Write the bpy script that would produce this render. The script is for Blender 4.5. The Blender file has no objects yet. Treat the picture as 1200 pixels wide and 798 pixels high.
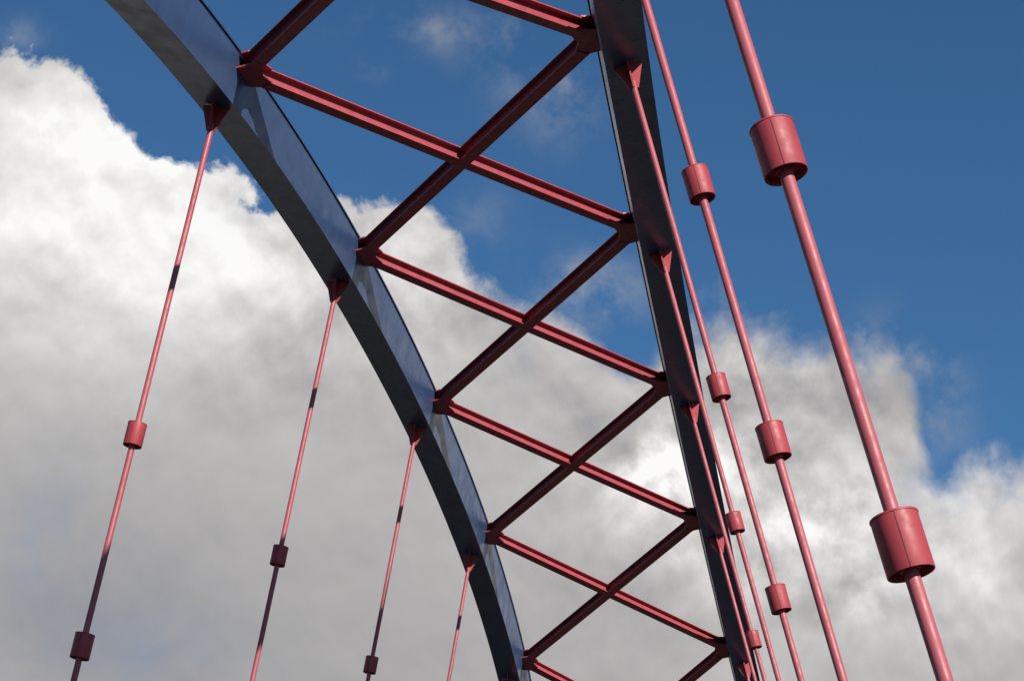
import bpy, bmesh, math
from mathutils import Vector, Matrix

S = bpy.context.scene
COL = S.collection
R = math.radians
# ------------------------------------------------------------------ dimensions
K = 1.6                      # metres per survey unit
ZD = 1.6                     # eye height above the deck
PITCH_LEN = 8.0              # hanger spacing along the bridge
XA, ZC = 25.440254 * K, 11.545653 * K
C2, C3, C4 = 0.00697515 / K, -1.29082e-5 / K**2, 9.142465e-6 / K**3
WL, TILT = 4.216105 * K, 0.1942755
TSEC = TILT + 0.0937515      # how far the box section itself leans
BW, BH = 0.446078 * K, 0.554804 * K
X1 = 17.274529 * K
OFF = -0.017025 * K

# ------------------------------------------------------------------ camera
YAW, PIT, ROL = 0.1409268, 0.4279523, -0.02603
fwd = Vector((math.cos(PIT)*math.cos(YAW), math.cos(PIT)*math.sin(YAW), math.sin(PIT)))
rt = fwd.cross(Vector((0, 0, 1))).normalized()
up = rt.cross(fwd)
rt2 = rt*math.cos(ROL) + up*math.sin(ROL)
up2 = -rt*math.sin(ROL) + up*math.cos(ROL)
FOC = math.exp(0.6940568)
cd = bpy.data.cameras.new('camera'); cam = bpy.data.objects.new('camera', cd); COL.objects.link(cam)
cd.sensor_width = 36.0; cd.lens = 36.0*FOC; cd.clip_end = 6000; cd.clip_start = 0.1
M = Matrix((rt2, up2, -fwd)).transposed().to_4x4()
M.translation = Vector((0, -3.313468*K, ZD))
cam.matrix_world = M
S.camera = cam

# ------------------------------------------------------------------ sun, exposure
SUN_AZ, SUN_EL = R(-140.2), R(26.6)
sdir = Vector((math.cos(SUN_EL)*math.cos(SUN_AZ), math.cos(SUN_EL)*math.sin(SUN_AZ), math.sin(SUN_EL)))
sd = bpy.data.lights.new('sun', 'SUN'); sd.energy = 5.0; sd.angle = R(0.5); sd.color = (1.0, 0.93, 0.84)
so = bpy.data.objects.new('sun', sd); COL.objects.link(so)
so.rotation_euler = sdir.to_track_quat('Z', 'Y').to_euler()
so.location = sdir*60
S.view_settings.view_transform = 'Standard'; S.view_settings.look = 'None'
S.view_settings.exposure = 0.6; S.view_settings.gamma = 1.0; S.view_settings.use_curve_mapping = False

# ------------------------------------------------------------------ world: clear sky with a bank of cumulus
W = bpy.data.worlds.new('World'); S.world = W; W.use_nodes = True
nt = W.node_tree; nt.nodes.clear()

def nod(tree, t, **kw):
    n = tree.nodes.new(t)
    for k, v in kw.items(): setattr(n, k, v)
    return n
def put(tree, sock, v):
    if isinstance(v, bpy.types.NodeSocket): tree.links.new(v, sock)
    else: sock.default_value = v
def ma(op, a, b=0.0, c=None, clamp=False, tree=None):
    tree = tree or nt
    n = nod(tree, 'ShaderNodeMath', operation=op, use_clamp=clamp)
    put(tree, n.inputs[0], a); put(tree, n.inputs[1], b)
    if c is not None: put(tree, n.inputs[2], c)
    return n.outputs[0]
def vm(op, a, b=None, out=0, tree=None, scale=None):
    tree = tree or nt
    n = nod(tree, 'ShaderNodeVectorMath', operation=op)
    put(tree, n.inputs[0], a)
    if b is not None: put(tree, n.inputs[1], b)
    if scale is not None: put(tree, n.inputs['Scale'], scale)
    return n.outputs[out]
def sstep(x, a, b, lo=0.0, hi=1.0, tree=None):
    tree = tree or nt
    n = nod(tree, 'ShaderNodeMapRange', interpolation_type='SMOOTHSTEP')
    put(tree, n.inputs[0], x); put(tree, n.inputs[1], a); put(tree, n.inputs[2], b)
    put(tree, n.inputs[3], lo); put(tree, n.inputs[4], hi)
    return n.outputs[0]
def noise(vec, scale, det=6.0, rough=0.55, dist=0.0, tree=None, col=False):
    tree = tree or nt
    n = nod(tree, 'ShaderNodeTexNoise')
    put(tree, n.inputs['Vector'], vec)
    n.inputs['Scale'].default_value = scale; n.inputs['Detail'].default_value = det
    n.inputs['Roughness'].default_value = rough; n.inputs['Distortion'].default_value = dist
    return n.outputs['Color' if col else 'Fac']

sky = nod(nt, 'ShaderNodeTexSky', sky_type='NISHITA')
sky.sun_disc = False; sky.sun_elevation = SUN_EL
sky.sun_rotation = math.atan2(math.cos(SUN_AZ), math.sin(SUN_AZ))
sky.air_density = 1.0; sky.dust_density = 0.25; sky.ozone_density = 3.0
tint = nod(nt, 'ShaderNodeMix', data_type='RGBA', blend_type='MULTIPLY')
tint.inputs['Factor'].default_value = 1.0
nt.links.new(sky.outputs[0], tint.inputs['A']); tint.inputs['B'].default_value = (0.47, 0.79, 0.98, 1)
bg_sky = nod(nt, 'ShaderNodeBackground'); bg_sky.inputs['Strength'].default_value = 0.063
nt.links.new(tint.outputs['Result'], bg_sky.inputs['Color'])

dirv = nod(nt, 'ShaderNodeTexCoord').outputs['Generated']
w_ = vm('DOT_PRODUCT', dirv, tuple(fwd), out=1)
wc = ma('MAXIMUM', w_, 0.15)
# compass angles of the bank: gu runs to the right along it, gv downwards
gu = ma('MULTIPLY_ADD', ma('DIVIDE', vm('DOT_PRODUCT', dirv, tuple(rt2), out=1), wc), FOC, 0.5)
gv = ma('MULTIPLY_ADD', ma('DIVIDE', vm('DOT_PRODUCT', dirv, tuple(up2), out=1), wc), -FOC, 0.3325)
front = sstep(w_, 0.35, 0.6)

def fcurve(x, pts):
    n = nod(nt, 'ShaderNodeFloatCurve')
    c = n.mapping.curves[0]
    while len(c.points) < len(pts): c.points.new(0.5, 0.5)
    for p, (a, b) in zip(c.points, pts):
        p.location = (a, b); p.handle_type = 'AUTO'
    n.mapping.update()
    put(nt, n.inputs['Value'], x)
    return n.outputs[0]
def blob(cx, cy, sx, sy):
    # soft lobe centred on a bearing (photo-degrees scaled to 1200 units)
    a = ma('MULTIPLY', ma('SUBTRACT', gu, cx/1200), 1200/sx)
    b = ma('MULTIPLY', ma('SUBTRACT', gv, cy/1200), 1200/sy)
    r2 = ma('ADD', ma('MULTIPLY', a, a), ma('MULTIPLY', b, b))
    return ma('POWER', 2.71828, ma('MULTIPLY', r2, -1.0))
def addall(terms):
    acc = None
    for k, t in terms:
        acc = ma('MULTIPLY', t, k) if acc is None else ma('MULTIPLY_ADD', t, k, acc)
    return acc

warp = noise(dirv, 9.0, 3, 0.5, col=True)
wv = vm('ADD', dirv, vm('SCALE', vm('SUBTRACT', warp, (0.5, 0.5, 0.5)), scale=0.03))
sl = (sdir - sdir.dot(fwd)*fwd).normalized()*0.55 + up2*0.85                  # where the light falls from, across the bank
mv = vm('ADD', wv, (3.1, 0.4, 1.7))
n_big = noise(wv, 15.0, 7, 0.56)
n_mid = noise(mv, 40.0, 6, 0.62)
b_lo, b_hi = noise(wv, 17.0, 3, 0.5), noise(vm('ADD', wv, tuple(sl*0.012)), 17.0, 3, 0.5)
m_lo, m_hi = noise(mv, 42.0, 4, 0.55), noise(vm('ADD', mv, tuple(sl*0.005)), 42.0, 4, 0.55)
n_soft = noise(vm('ADD', dirv, (7.3, 1.1, 4.2)), 8.0, 3, 0.45)
n_tex = noise(vm('ADD', wv, (0.3, 8.2, 2.9)), 30.0, 7, 0.6)

top = [(0, 48), (60, 62), (110, 100), (165, 150), (215, 182), (262, 204), (300, 220), (335, 230), (370, 226), (430, 226),
       (490, 246), (540, 290), (580, 342), (640, 366), (700, 392), (760, 412), (800, 396), (870, 374), (905, 380),
       (960, 384), (1020, 408), (1060, 455), (1082, 520), (1100, 558), (1150, 545), (1200, 533)]
vtop = fcurve(gu, [(a/1200, b/1200) for a, b in top])
depth = ma('MULTIPLY', ma('SUBTRACT', gv, vtop), 1200.0)            # >0 inside the bank
edge_n = ma('ADD', ma('MULTIPLY', ma('SUBTRACT', n_big, 0.5), sstep(gu, 0.5, 0.9, 150.0, 230.0)), ma('MULTIPLY', ma('SUBTRACT', n_mid, 0.5), 85.0))
dd = ma('ADD', depth, edge_n)
dd = ma('ADD', dd, addall([(16, blob(255, 205, 40, 30)), (-30, blob(296, 246, 40, 16)), (-70, blob(705, 350, 40, 50)), (-40, blob(740, 420, 40, 30)), (-25, blob(1090, 520, 50, 60))]))
softness = sstep(gu, 0.3, 0.75, 11.0, 46.0)
bank = sstep(ma('DIVIDE', dd, softness), -0.7, 1.0)
# thin patches of blue inside, thin wisps of white outside
wn = noise(vm('ADD', wv, (1.7, 5.5, 2.2)), 24.0, 9, 0.62)
wisp = addall([(0.20, blob(505, 34, 50, 24)), (0.26, blob(605, 60, 60, 30)), (0.35, blob(435, 75, 22, 18)), (0.24, blob(655, 110, 45, 50)),
               (0.75, blob(690, 345, 60, 40)), (0.18, blob(560, 260, 40, 40)), (0.5, blob(1050, 420, 60, 45)), (0.45, blob(1095, 480, 40, 60)), (0.28, blob(540, 34, 110, 22)), (0.3, blob(640, 95, 60, 60)), (0.25, blob(20, 38, 30, 20))])
wisp = ma('MULTIPLY', wisp, sstep(wn, 0.40, 0.72))
thin = addall([(0.45, ma('MULTIPLY', blob(292, 246, 34, 20), n_tex)), (0.55, blob(52, 712, 30, 45)), (0.25, blob(60, 640, 60, 80)), (0.18, blob(170, 760, 80, 40)), (0.5, blob(650, 415, 35, 30)),
               (0.35, blob(1080, 560, 35, 30))])
thin = ma('MULTIPLY', thin, sstep(n_big, 0.62, 0.38))
a_front = ma('MAXIMUM', ma('MULTIPLY', bank, ma('SUBTRACT', 1.0, thin, clamp=True)), wisp)
# the rest of the sky: scattered cumulus of the same kind
nb = noise(dirv, 3.2, 8, 0.55)
a_back = ma('MULTIPLY', sstep(nb, 0.56, 0.66), 0.8)
alpha = nod(nt, 'ShaderNodeMix', data_type='FLOAT')
put(nt, alpha.inputs[0], front); put(nt, alpha.inputs[2], a_back); put(nt, alpha.inputs[3], a_front)
alpha = alpha.outputs[0]

# brightness of the cloud: sunlit crests, grey bellies
tex = sstep(n_tex, 0.36, 0.76)
base = addall([(0.30, blob(90, 150, 190, 150)), (0.34, blob(240, 270, 130, 120)), (0.10, blob(420, 290, 120, 90)), (0.16, blob(480, 300, 70, 70)),
               (0.22, blob(40, 280, 170, 130)), (0.07, blob(140, 400, 160, 80)), (0.10, blob(775, 540, 70, 60)), (0.75, ma('MULTIPLY', blob(785, 540, 80, 60), tex)), (0.05, blob(880, 600, 110, 90)), (0.45, ma('MULTIPLY', blob(870, 610, 120, 70), tex)), (0.38, ma('MULTIPLY', blob(1010, 650, 160, 90), tex)), (0.3, ma('MULTIPLY', blob(900, 420, 120, 50), tex)), (0.10, blob(1000, 720, 160, 110)),
               (0.22, blob(1160, 620, 90, 80)), (0.08, blob(620, 420, 90, 50)), (-0.13, blob(100, 720, 200, 130)), (-0.06, blob(480, 800, 420, 110)),
               (-0.05, blob(930, 470, 90, 70)), (0.02, blob(450, 520, 180, 120))])
relief = ma('ADD', ma('MULTIPLY', ma('SUBTRACT', b_lo, b_hi), 1.1), ma('MULTIPLY', ma('SUBTRACT', m_lo, m_hi), 0.6))
det = ma('MULTIPLY', ma('SUBTRACT', n_mid, 0.5), 0.09)
fadein = addall([(1.0, blob(150, 200, 300, 200)), (0.9, blob(470, 310, 180, 120)), (0.9, blob(850, 550, 200, 160)), (0.7, blob(1120, 640, 180, 170))])
fadein = ma('ADD', ma('MULTIPLY', fadein, 0.9), 0.10, clamp=True)
lum = ma('ADD', ma('ADD', base, 0.475), ma('MULTIPLY', ma('ADD', relief, det), fadein))
lum = ma('ADD', lum, ma('MULTIPLY', ma('SUBTRACT', n_soft, 0.5), 0.09))
lum = ma('MAXIMUM', lum, 0.2)
ramp = nod(nt, 'ShaderNodeValToRGB')
put(nt, ramp.inputs[0], lum)
e = ramp.color_ramp.elements
e[0].position = 0.2; e[0].color = (0.21, 0.235, 0.28, 1)
e[1].position = 1.0; e[1].color = (0.97, 0.965, 0.945, 1)
m1 = e.new(0.42); m1.color = (0.412, 0.402, 0.402, 1)
m2 = e.new(0.33); m2.color = (0.31, 0.317, 0.35, 1)
m3 = e.new(0.7); m3.color = (0.69, 0.675, 0.665, 1)
bg_cl = nod(nt, 'ShaderNodeBackground'); bg_cl.inputs['Strength'].default_value = 0.66
nt.links.new(ramp.outputs[0], bg_cl.inputs['Color'])
mix = nod(nt, 'ShaderNodeMixShader')
nt.links.new(alpha, mix.inputs[0]); nt.links.new(bg_sky.outputs[0], mix.inputs[1]); nt.links.new(bg_cl.outputs[0], mix.inputs[2])
wo = nod(nt, 'ShaderNodeOutputWorld'); nt.links.new(mix.outputs[0], wo.inputs['Surface'])

# ------------------------------------------------------------------ materials
def paint(name, c, dark, rough, streak=(2.5, 2.5, 0.35), amount=0.5, grain=35.0, bump=0.008, fine=11.0, spec=0.5):
    m = bpy.data.materials.new(name); m.use_nodes = True
    t = m.node_tree; b = t.nodes['Principled BSDF']
    tc = nod(t, 'ShaderNodeTexCoord').outputs['Object']
    mp = nod(t, 'ShaderNodeMapping'); t.links.new(tc, mp.inputs[0]); mp.inputs['Scale'].default_value = streak
    s1 = noise(mp.outputs[0], 1.0, 5, 0.6, tree=t)
    s2 = noise(tc, fine, 4, 0.55, tree=t)
    b.inputs['Specular IOR Level'].default_value = spec
    f = ma('MULTIPLY', sstep(ma('ADD', ma('MULTIPLY', s1, 0.65, tree=t), ma('MULTIPLY', s2, 0.35, tree=t), tree=t), 0.42, 0.66, tree=t), amount, tree=t)
    mx = nod(t, 'ShaderNodeMix', data_type='RGBA')
    put(t, mx.inputs['Factor'], f); mx.inputs['A'].default_value = (*c, 1); mx.inputs['B'].default_value = (*dark, 1)
    t.links.new(mx.outputs['Result'], b.inputs['Base Color'])
    put(t, b.inputs['Roughness'], sstep(s2, 0.3, 0.7, rough - 0.06, rough + 0.1, tree=t))
    bp = nod(t, 'ShaderNodeBump'); bp.inputs['Strength'].default_value = bump*4; bp.inputs['Distance'].default_value = 0.01
    put(t, bp.inputs['Height'], noise(tc, grain, 3, 0.6, tree=t)); t.links.new(bp.outputs[0], b.inputs['Normal'])
    return m
RED = paint('red_paint', (0.305, 0.050, 0.063), (0.225, 0.034, 0.043), 0.49, streak=(5.0, 5.0, 1.2), amount=0.75, spec=0.42)
FADED = paint('faded_red_paint', (0.30, 0.066, 0.082), (0.255, 0.046, 0.058), 0.50, streak=(5.0, 5.0, 0.5), amount=0.8, spec=0.42)
SLEEVE = paint('sleeve_red_paint', (0.285, 0.036, 0.047), (0.215, 0.026, 0.034), 0.52, streak=(6.0, 6.0, 1.5), amount=0.8, spec=0.4)
BLUE = paint('blue_grey_paint', (0.036, 0.068, 0.150), (0.027, 0.049, 0.112), 0.29, streak=(3.2, 3.2, 0.25), amount=0.55, grain=2.5, bump=0.003, fine=2.0, spec=0.36)
SEAM = paint('seam_shadow_gap', (0.06, 0.012, 0.014), (0.04, 0.01, 0.01), 0.7)
CONC = paint('concrete', (0.055, 0.045, 0.034), (0.038, 0.031, 0.024), 0.85, streak=(0.6, 0.6, 0.6), amount=0.8, grain=20)
ASPH = paint('asphalt', (0.045, 0.042, 0.038), (0.034, 0.032, 0.03), 0.9, streak=(0.4, 1.5, 1), amount=0.8, grain=80, bump=0.1)
GRASS = paint('meadow', (0.024, 0.018, 0.010), (0.017, 0.013, 0.007), 0.95, streak=(0.05, 0.05, 0.05), amount=1.0, grain=4)

# ------------------------------------------------------------------ mesh helpers
def loft(bm, rings, closed=False, caps=True):
    vs = [[bm.verts.new(p) for p in r] for r in rings]
    n = len(rings[0]); last = len(vs) if closed else len(vs)-1
    for i in range(last):
        a, b = vs[i], vs[(i+1) % len(vs)]
        for j in range(n):
            k = (j+1) % n
            bm.faces.new((a[j], a[k], b[k], b[j]))
    if caps and not closed:
        bm.faces.new(vs[0][::-1]); bm.faces.new(vs[-1])
def plate(bm, poly, nrm, th):
    """flat plate: polygon (world points) thickened by th along nrm, centred"""
    h = nrm*(th/2)
    loft(bm, [[p - h for p in poly], [p + h for p in poly]])
def obj(name, bm, mat, parent=None, smooth=False, bevel=0.0):
    bmesh.ops.recalc_face_normals(bm, faces=bm.faces[:])
    me = bpy.data.meshes.new(name); bm.to_mesh(me); bm.free()
    for m in (mat if isinstance(mat, (list, tuple)) else [mat]): me.materials.append(m)
    o = bpy.data.objects.new(name, me); COL.objects.link(o)
    if smooth:
        for p in me.polygons: p.use_smooth = True
        if hasattr(me, 'set_sharp_from_angle'): me.set_sharp_from_angle(angle=R(35))
    if bevel:
        bv = o.modifiers.new('bevel', 'BEVEL'); bv.width = bevel; bv.segments = 2; bv.limit_method = 'ANGLE'; bv.angle_limit = R(50)
        wn_ = o.modifiers.new('weighted', 'WEIGHTED_NORMAL'); wn_.keep_sharp = True
        for p in me.polygons: p.use_smooth = True
    if parent: o.parent = parent
    return o

# ------------------------------------------------------------------ bridge geometry (the two ribs lean towards each other)
def zz(x): u = x - XA; return ZC - C2*u*u - C3*u**3 - C4*u**4
def slope(x): u = x - XA; return -2*C2*u - 3*C3*u*u - 4*C4*u**3
def frame(x, s):
    Q = Vector((0, -s*math.sin(TILT), math.cos(TILT)))           # up in the rib's plane
    N = Vector((0, -s*math.cos(TSEC), -math.sin(TSEC)))          # towards the other rib
    T = (Vector((1, 0, 0)) + Q*slope(x)).normalized()            # along the rib
    U = (Q - Vector((1, 0, 0))*slope(x)).normalized()            # rib's own 'up'
    return Q, N, T, U
def at(x, s, n=0.0, q=0.0):
    Q, N, T, U = frame(x, s)
    return Vector((x, s*WL, ZD)) + Q*zz(x) + N*n + U*q
def st(k): return X1 + (k-1)*PITCH_LEN

# foot of each rib: where it meets the deck
def foot(sign):
    x = XA
    while zz(x) > -ZD - 0.3: x += 0.1*sign
    return x
XF0, XF1 = foot(-1), foot(1)

bridge = bpy.data.objects.new('arch_bridge', None); COL.objects.link(bridge)
bridge.location = (0, 0, 0)
bridge['label'] = 'steel arch bridge with blue-grey leaning ribs, red cross bracing and red hanger rods'
bridge['category'] = 'bridge'

def band(x0, x1, s, n0, n1, q0, q1, step=0.5):
    bm = bmesh.new(); rings = []
    m = max(2, int((x1-x0)/step))
    for i in range(m+1):
        x = x0 + (x1-x0)*i/m
        rings.append([at(x, s, n0, q0), at(x, s, n1, q0), at(x, s, n1, q1), at(x, s, n0, q1)])
    loft(bm, rings); return bm
PT = 0.03                                                         # flange plate thickness
for s in (1, -1):
    web = obj('arch_rib', band(XF0, XF1, s, -BW/2+0.008, BW/2-0.008, PT, BH-PT), BLUE, bridge)
    web['label'] = ('blue-grey box arch rib curving down the left, inner face in sun' if s > 0
                    else 'dark arch rib seen from below behind the right hanger rods')
    obj('bottom_plate', band(XF0, XF1, s, -BW/2, BW/2, 0.0, PT-0.001), BLUE, web)
    obj('top_plate', band(XF0, XF1, s, -BW/2-0.018, BW/2+0.018, BH-PT+0.001, BH), BLUE, web)

# ------------------------------------------------------------------ bracing
QN = 0.79367*BH                # height of the brace axis on the rib
BB, BD, TF, TW = 0.235, 0.25, 0.019, 0.014   # flange width, depth, flange and web thickness
def node_pt(k, s): return at(st(k), s, BW/2 - 0.008, QN)

def i_profile():
    b, d, r = BB/2, BD/2, 0.02
    h = TW/2
    right = [(b, -d), (b, -d+TF), (h+r, -d+TF), (h+r*0.3, -d+TF+r*0.3), (h, -d+TF+r),
             (h, d-TF-r), (h+r*0.3, d-TF-r*0.3), (h+r, d-TF), (b, d-TF), (b, d)]
    return right + [(-x, y) for x, y in right[::-1]]
def i_beam(bm, p0, p1, nrm, c0=None, c1=None):
    """rolled section from p0 to p1; c0, c1 = plane normals of the end cuts (mitred ends)"""
    d = (p1-p0).normalized(); t = d.cross(nrm).normalized(); n = t.cross(d)
    rings = []
    for p, c in ((p0, c0), (p1, c1)):
        ring = []
        for a, b in i_profile():
            v = p + t*a + n*b
            if c is not None: v = v - d*((v-p).dot(c)/d.dot(c))
            ring.append(v)
        rings.append(ring)
    loft(bm, rings)
def flat_bar(bm, p0, p1, t, n, wt, wn, c1=None):
    d = (p1-p0).normalized(); rings = []
    for p, c in ((p0, None), (p1, c1)):
        rings.append([p + t*a*wt/2 + n*b*wn/2 for a, b in ((-1, -1), (1, -1), (1, 1), (-1, 1))])
    loft(bm, rings)

END = 0.48                    # bracket reach along each brace
for k in range(0, 6):
    La, Lb, Ra, Rb = node_pt(k, 1), node_pt(k+1, 1), node_pt(k, -1), node_pt(k+1, -1)
    d1 = (Rb-La).normalized(); d2 = (Ra-Lb).normalized()
    nrm = d1.cross(d2).normalized()
    if nrm.z < 0: nrm.negate()
    X = La + (Rb-La)*(La.y/(La.y+Lb.y))     # the crossing sits nearer the narrow end
    # through brace
    bm = bmesh.new()
    i_beam(bm, Lb + d2*(END-0.03), Ra - d2*(END-0.03), nrm)
    t2 = d2.cross(nrm).normalized()
    o = obj('through_brace', bm, RED, bridge)
    # brace interrupted at the crossing: two lengths butted against the through brace
    sgn = 1 if d1.dot(t2) > 0 else -1
    gap = (BB/2 + 0.002)/abs(d1.dot(t2)); gw = (TW/2 + 0.001)/abs(d1.dot(t2))
    bm = bmesh.new()
    i_beam(bm, La + d1*(END-0.03), X - d1*gap, nrm, None, t2)
    i_beam(bm, X + d1*gap, Rb - d1*(END-0.03), nrm, t2, None)
    t1 = d1.cross(nrm).normalized()
    for sg in (-1, 1):
        flat_bar(bm, X + d1*sg*(gap-0.005), X + d1*sg*(gw+0.003), t1, nrm, TW*0.96, BD-2*TF-0.004)
    o = obj('butted_brace', bm, RED, bridge)

def bracket(k, s):
    Q, N, T, U = frame(st(k), s)
    O = node_pt(k, s)
    def panel(j):                                                  # normal of the bracing panel between nodes j and j+1
        n_ = (node_pt(j+1, -1)-node_pt(j, 1)).cross(node_pt(j, -1)-node_pt(j+1, 1)).normalized()
        return n_ if n_.z > 0 else -n_
    U = (panel(k-1) + panel(k)).normalized()
    T = Vector((U.z, 0, -U.x))
    dirs = []
    for j in (k-1, k+1):
        dv = node_pt(j, -s) - O
        dv -= U*dv.dot(U); dirs.append(dv.normalized())
    # in-plane axes
    inn = Vector((0, -s, 0))
    lean = inn.dot(N); tocant = U.dot(N)/lean                        # the rib's face leans: shift each plate along it
    def pl(a, n): return O + T*a + inn*n
    bm = bmesh.new()
    e0, e1 = O + dirs[0]*(END-0.002), O + dirs[1]*(END-0.002)
    hw = BB/2 + 0.003
    def perp(d): 
        p = U.cross(d).normalized()
        return p if p.dot(inn) > 0 else -p
    q0, q1 = perp(dirs[0]), perp(dirs[1])
    poly = [pl(-0.39, 0.0), pl(-0.41, 0.05), e0 - q0*hw, e0 + q0*hw, pl(0, 0.30), e1 + q1*hw, e1 - q1*hw, pl(0.41, 0.05), pl(0.39, 0.0)]
    for h in (-1, 1):
        hh = h*(BD/2 - TF/2 + 0.001)
        pts = [p + U*hh for p in poly]
        for i_ in (0, -1): pts[i_] = pts[i_] - inn*(hh*tocant)     # foot of the plate on the leaning face
        plate(bm, pts, U, TF + 0.008)
    o = obj('brace_bracket', bm, RED, bridge)
    # webs between the two plates
    bm = bmesh.new()
    hgt = BD - 2*TF - 0.012
    for d, q in zip(dirs, (q0, q1)):
        flat_bar(bm, O + d*0.06, O + d*(END+0.03), q, U, TW, hgt)
    flat_bar(bm, pl(0, 0.0), pl(0, 0.27), T, U, TW, hgt - 0.004)
    obj('web_plate', bm, RED, o)
for k in range(0, 7):
    for s in (1, -1): bracket(k, s)

# ------------------------------------------------------------------ hangers
ROD = 0.047
COLR, COLL = 0.144, 0.36
HSTD = (3.580103*K, 5.643298*K)
HD = {-1: (4.001705*K, 5.716564*K), 0: (3.211158*K, 5.144511*K)}
HT = TILT - 0.007265
def lathe(bm, O, ax, prof, seg=40, a0=None):
    a = a0 or ax.orthogonal().normalized(); a = (a - ax*a.dot(ax)).normalized(); b = ax.cross(a)
    rings = [[O + ax*h + (a*math.cos(2*math.pi*i/seg) + b*math.sin(2*math.pi*i/seg))*r for i in range(seg)] for r, h in prof]
    loft(bm, rings)
def collar(O, ax, toward, parent):
    """sleeve of two half shells: lid with a rolled rim, open skirt below, a seam facing along the bridge"""
    bm = bmesh.new(); L = COLL/2
    r = COLR
    prof = [(ROD+0.002, L-0.004), (r-0.012, L-0.004), (r-0.004, L+0.004), (r+0.002, L+0.003), (r+0.004, L-0.002), (r+0.004, L-0.009), (r, L-0.012),
            (r, -L+0.004), (r-0.002, -L), (r-0.010, -L), (r-0.012, -L+0.004), (r-0.012, -L+0.05), (ROD+0.02, -L+0.055), (ROD+0.018, -L+0.02), (ROD+0.002, -L+0.018)]
    lathe(bm, O, ax, prof, 56, toward)
    o = obj('collar', bm, SLEEVE, parent, smooth=True)
    # the joint between the shells
    bm = bmesh.new()
    a = (toward - ax*toward.dot(ax)).normalized(); b = ax.cross(a)
    c = O + a*(r - 0.0005)
    flat_bar(bm, c - ax*(L-0.001), c + ax*(L-0.006), a, b, 0.004, 0.0055)
    obj('seam', bm, SEAM, o)
HLAB = {(-1, -1): 'thick red hanger rod nearest the camera, far right, two collars in view',
        (0, -1): 'red hanger rod just left of the nearest one, two collars in view',
        (1, -1): 'red hanger rod from the topmost gusset under the right rib',
        (1, 1): 'leftmost red hanger rod, two collars in view',
        (2, 1): 'second red hanger rod from the left, one collar in view',
        (3, 1): 'third red hanger rod from the left, collar at the bottom',
        (4, 1): 'shortest visible red hanger rod below the left rib'}
def hanger(k, s):
    x = st(k) + OFF
    ax = Vector((0, -s*math.sin(HT), math.cos(HT)))               # up along the rod
    O = at(x, s)
    Q, N, T, U = frame(x, s)
    lat = ax.cross(Vector((1, 0, 0))).normalized(); lon = Vector((1, 0, 0))
    h1, h2 = HD.get(k, HSTD)
    end = (O.z - 0.05)/ax.z
    gh = 0.46                                                      # gusset height
    bm = bmesh.new()
    lathe(bm, O, ax, [(ROD*0.95, -end), (ROD, -end+0.02), (ROD, -gh+0.10), (ROD*0.9, -gh+0.13)], 32)
    rod = obj('hanger', bm, FADED, bridge, smooth=True)
    if (k, s) in HLAB: rod['label'] = HLAB[(k, s)]
    # cruciform gusset welded under the rib
    def slab(dirn, w0, w1, extra):
        bm = bmesh.new()
        a = dirn
        def topz(off):                                             # reach up to the sloping soffit
            n_ = U; 
            return -(a*off).dot(n_)/ax.dot(n_) 
        hl, hr = topz(-w0), topz(w0)
        pts = [O - a*w0 + ax*(hl-0.001), O + a*w0 + ax*(hr-0.001), O + a*w0 + ax*(hr-0.035)]
        for i in range(1, 7):
            f = i/6; pts.append(O + a*(w0*(1-f)**1.0 + w1*(1-(1-f)**1.0)) + ax*(hr*(1-f) - 0.035 - (gh-0.035)*f))
        for i in range(6, 0, -1):
            f = i/6; pts.append(O - a*(w0*(1-f)**1.0 + w1*(1-(1-f)**1.0)) + ax*(hl*(1-f) - 0.035 - (gh-0.035)*f))
        pts.append(O - a*w0 + ax*(hl-0.035))
        plate(bm, pts, a.cross(ax).normalized(), 0.026 + extra)
        return bm
    obj('gusset', slab(lat, 0.225, ROD*1.5, 0.0), RED, rod)
    obj('gusset', slab(lon, 0.20, ROD*1.4, 0.002), RED, rod)
    for h in (h1, h2): collar(O - ax*h, ax, Vector((-1, 0.05, 0)), rod)
for k in range(-1, 8):
    for s in (1, -1): hanger(k, s)

# ------------------------------------------------------------------ deck, road, ground (below the picture, they bounce the light)
def box(bm, x0, x1, y0, y1, z0, z1):
    loft(bm, [[Vector((x, y0, z0)), Vector((x, y1, z0)), Vector((x, y1, z1)), Vector((x, y0, z1))] for x in (x0, x1)])
bm = bmesh.new()
box(bm, -60, 150, -9.0, 9.0, -0.7, -0.15)
for s in (1, -1):
    box(bm, -60, 150, s*WL-0.6, s*WL+0.6, -1.6, -0.703)
    box(bm, -60, 150, min(s*3.9, s*9.0), max(s*3.9, s*9.0), -0.148, 0.0)
obj('deck', bm, CONC, bridge)
bm = bmesh.new(); box(bm, -400, 500, -3.89, 3.89, -0.147, -0.10)
o = obj('road', bm, ASPH); o['kind'] = 'structure'
bm = bmesh.new(); v = [bm.verts.new(p) for p in ((-3000, -3000, -7), (3000, -3000, -7), (3000, 3000, -7), (-3000, 3000, -7))]; bm.faces.new(v)
o = obj('ground', bm, GRASS); o['kind'] = 'structure'
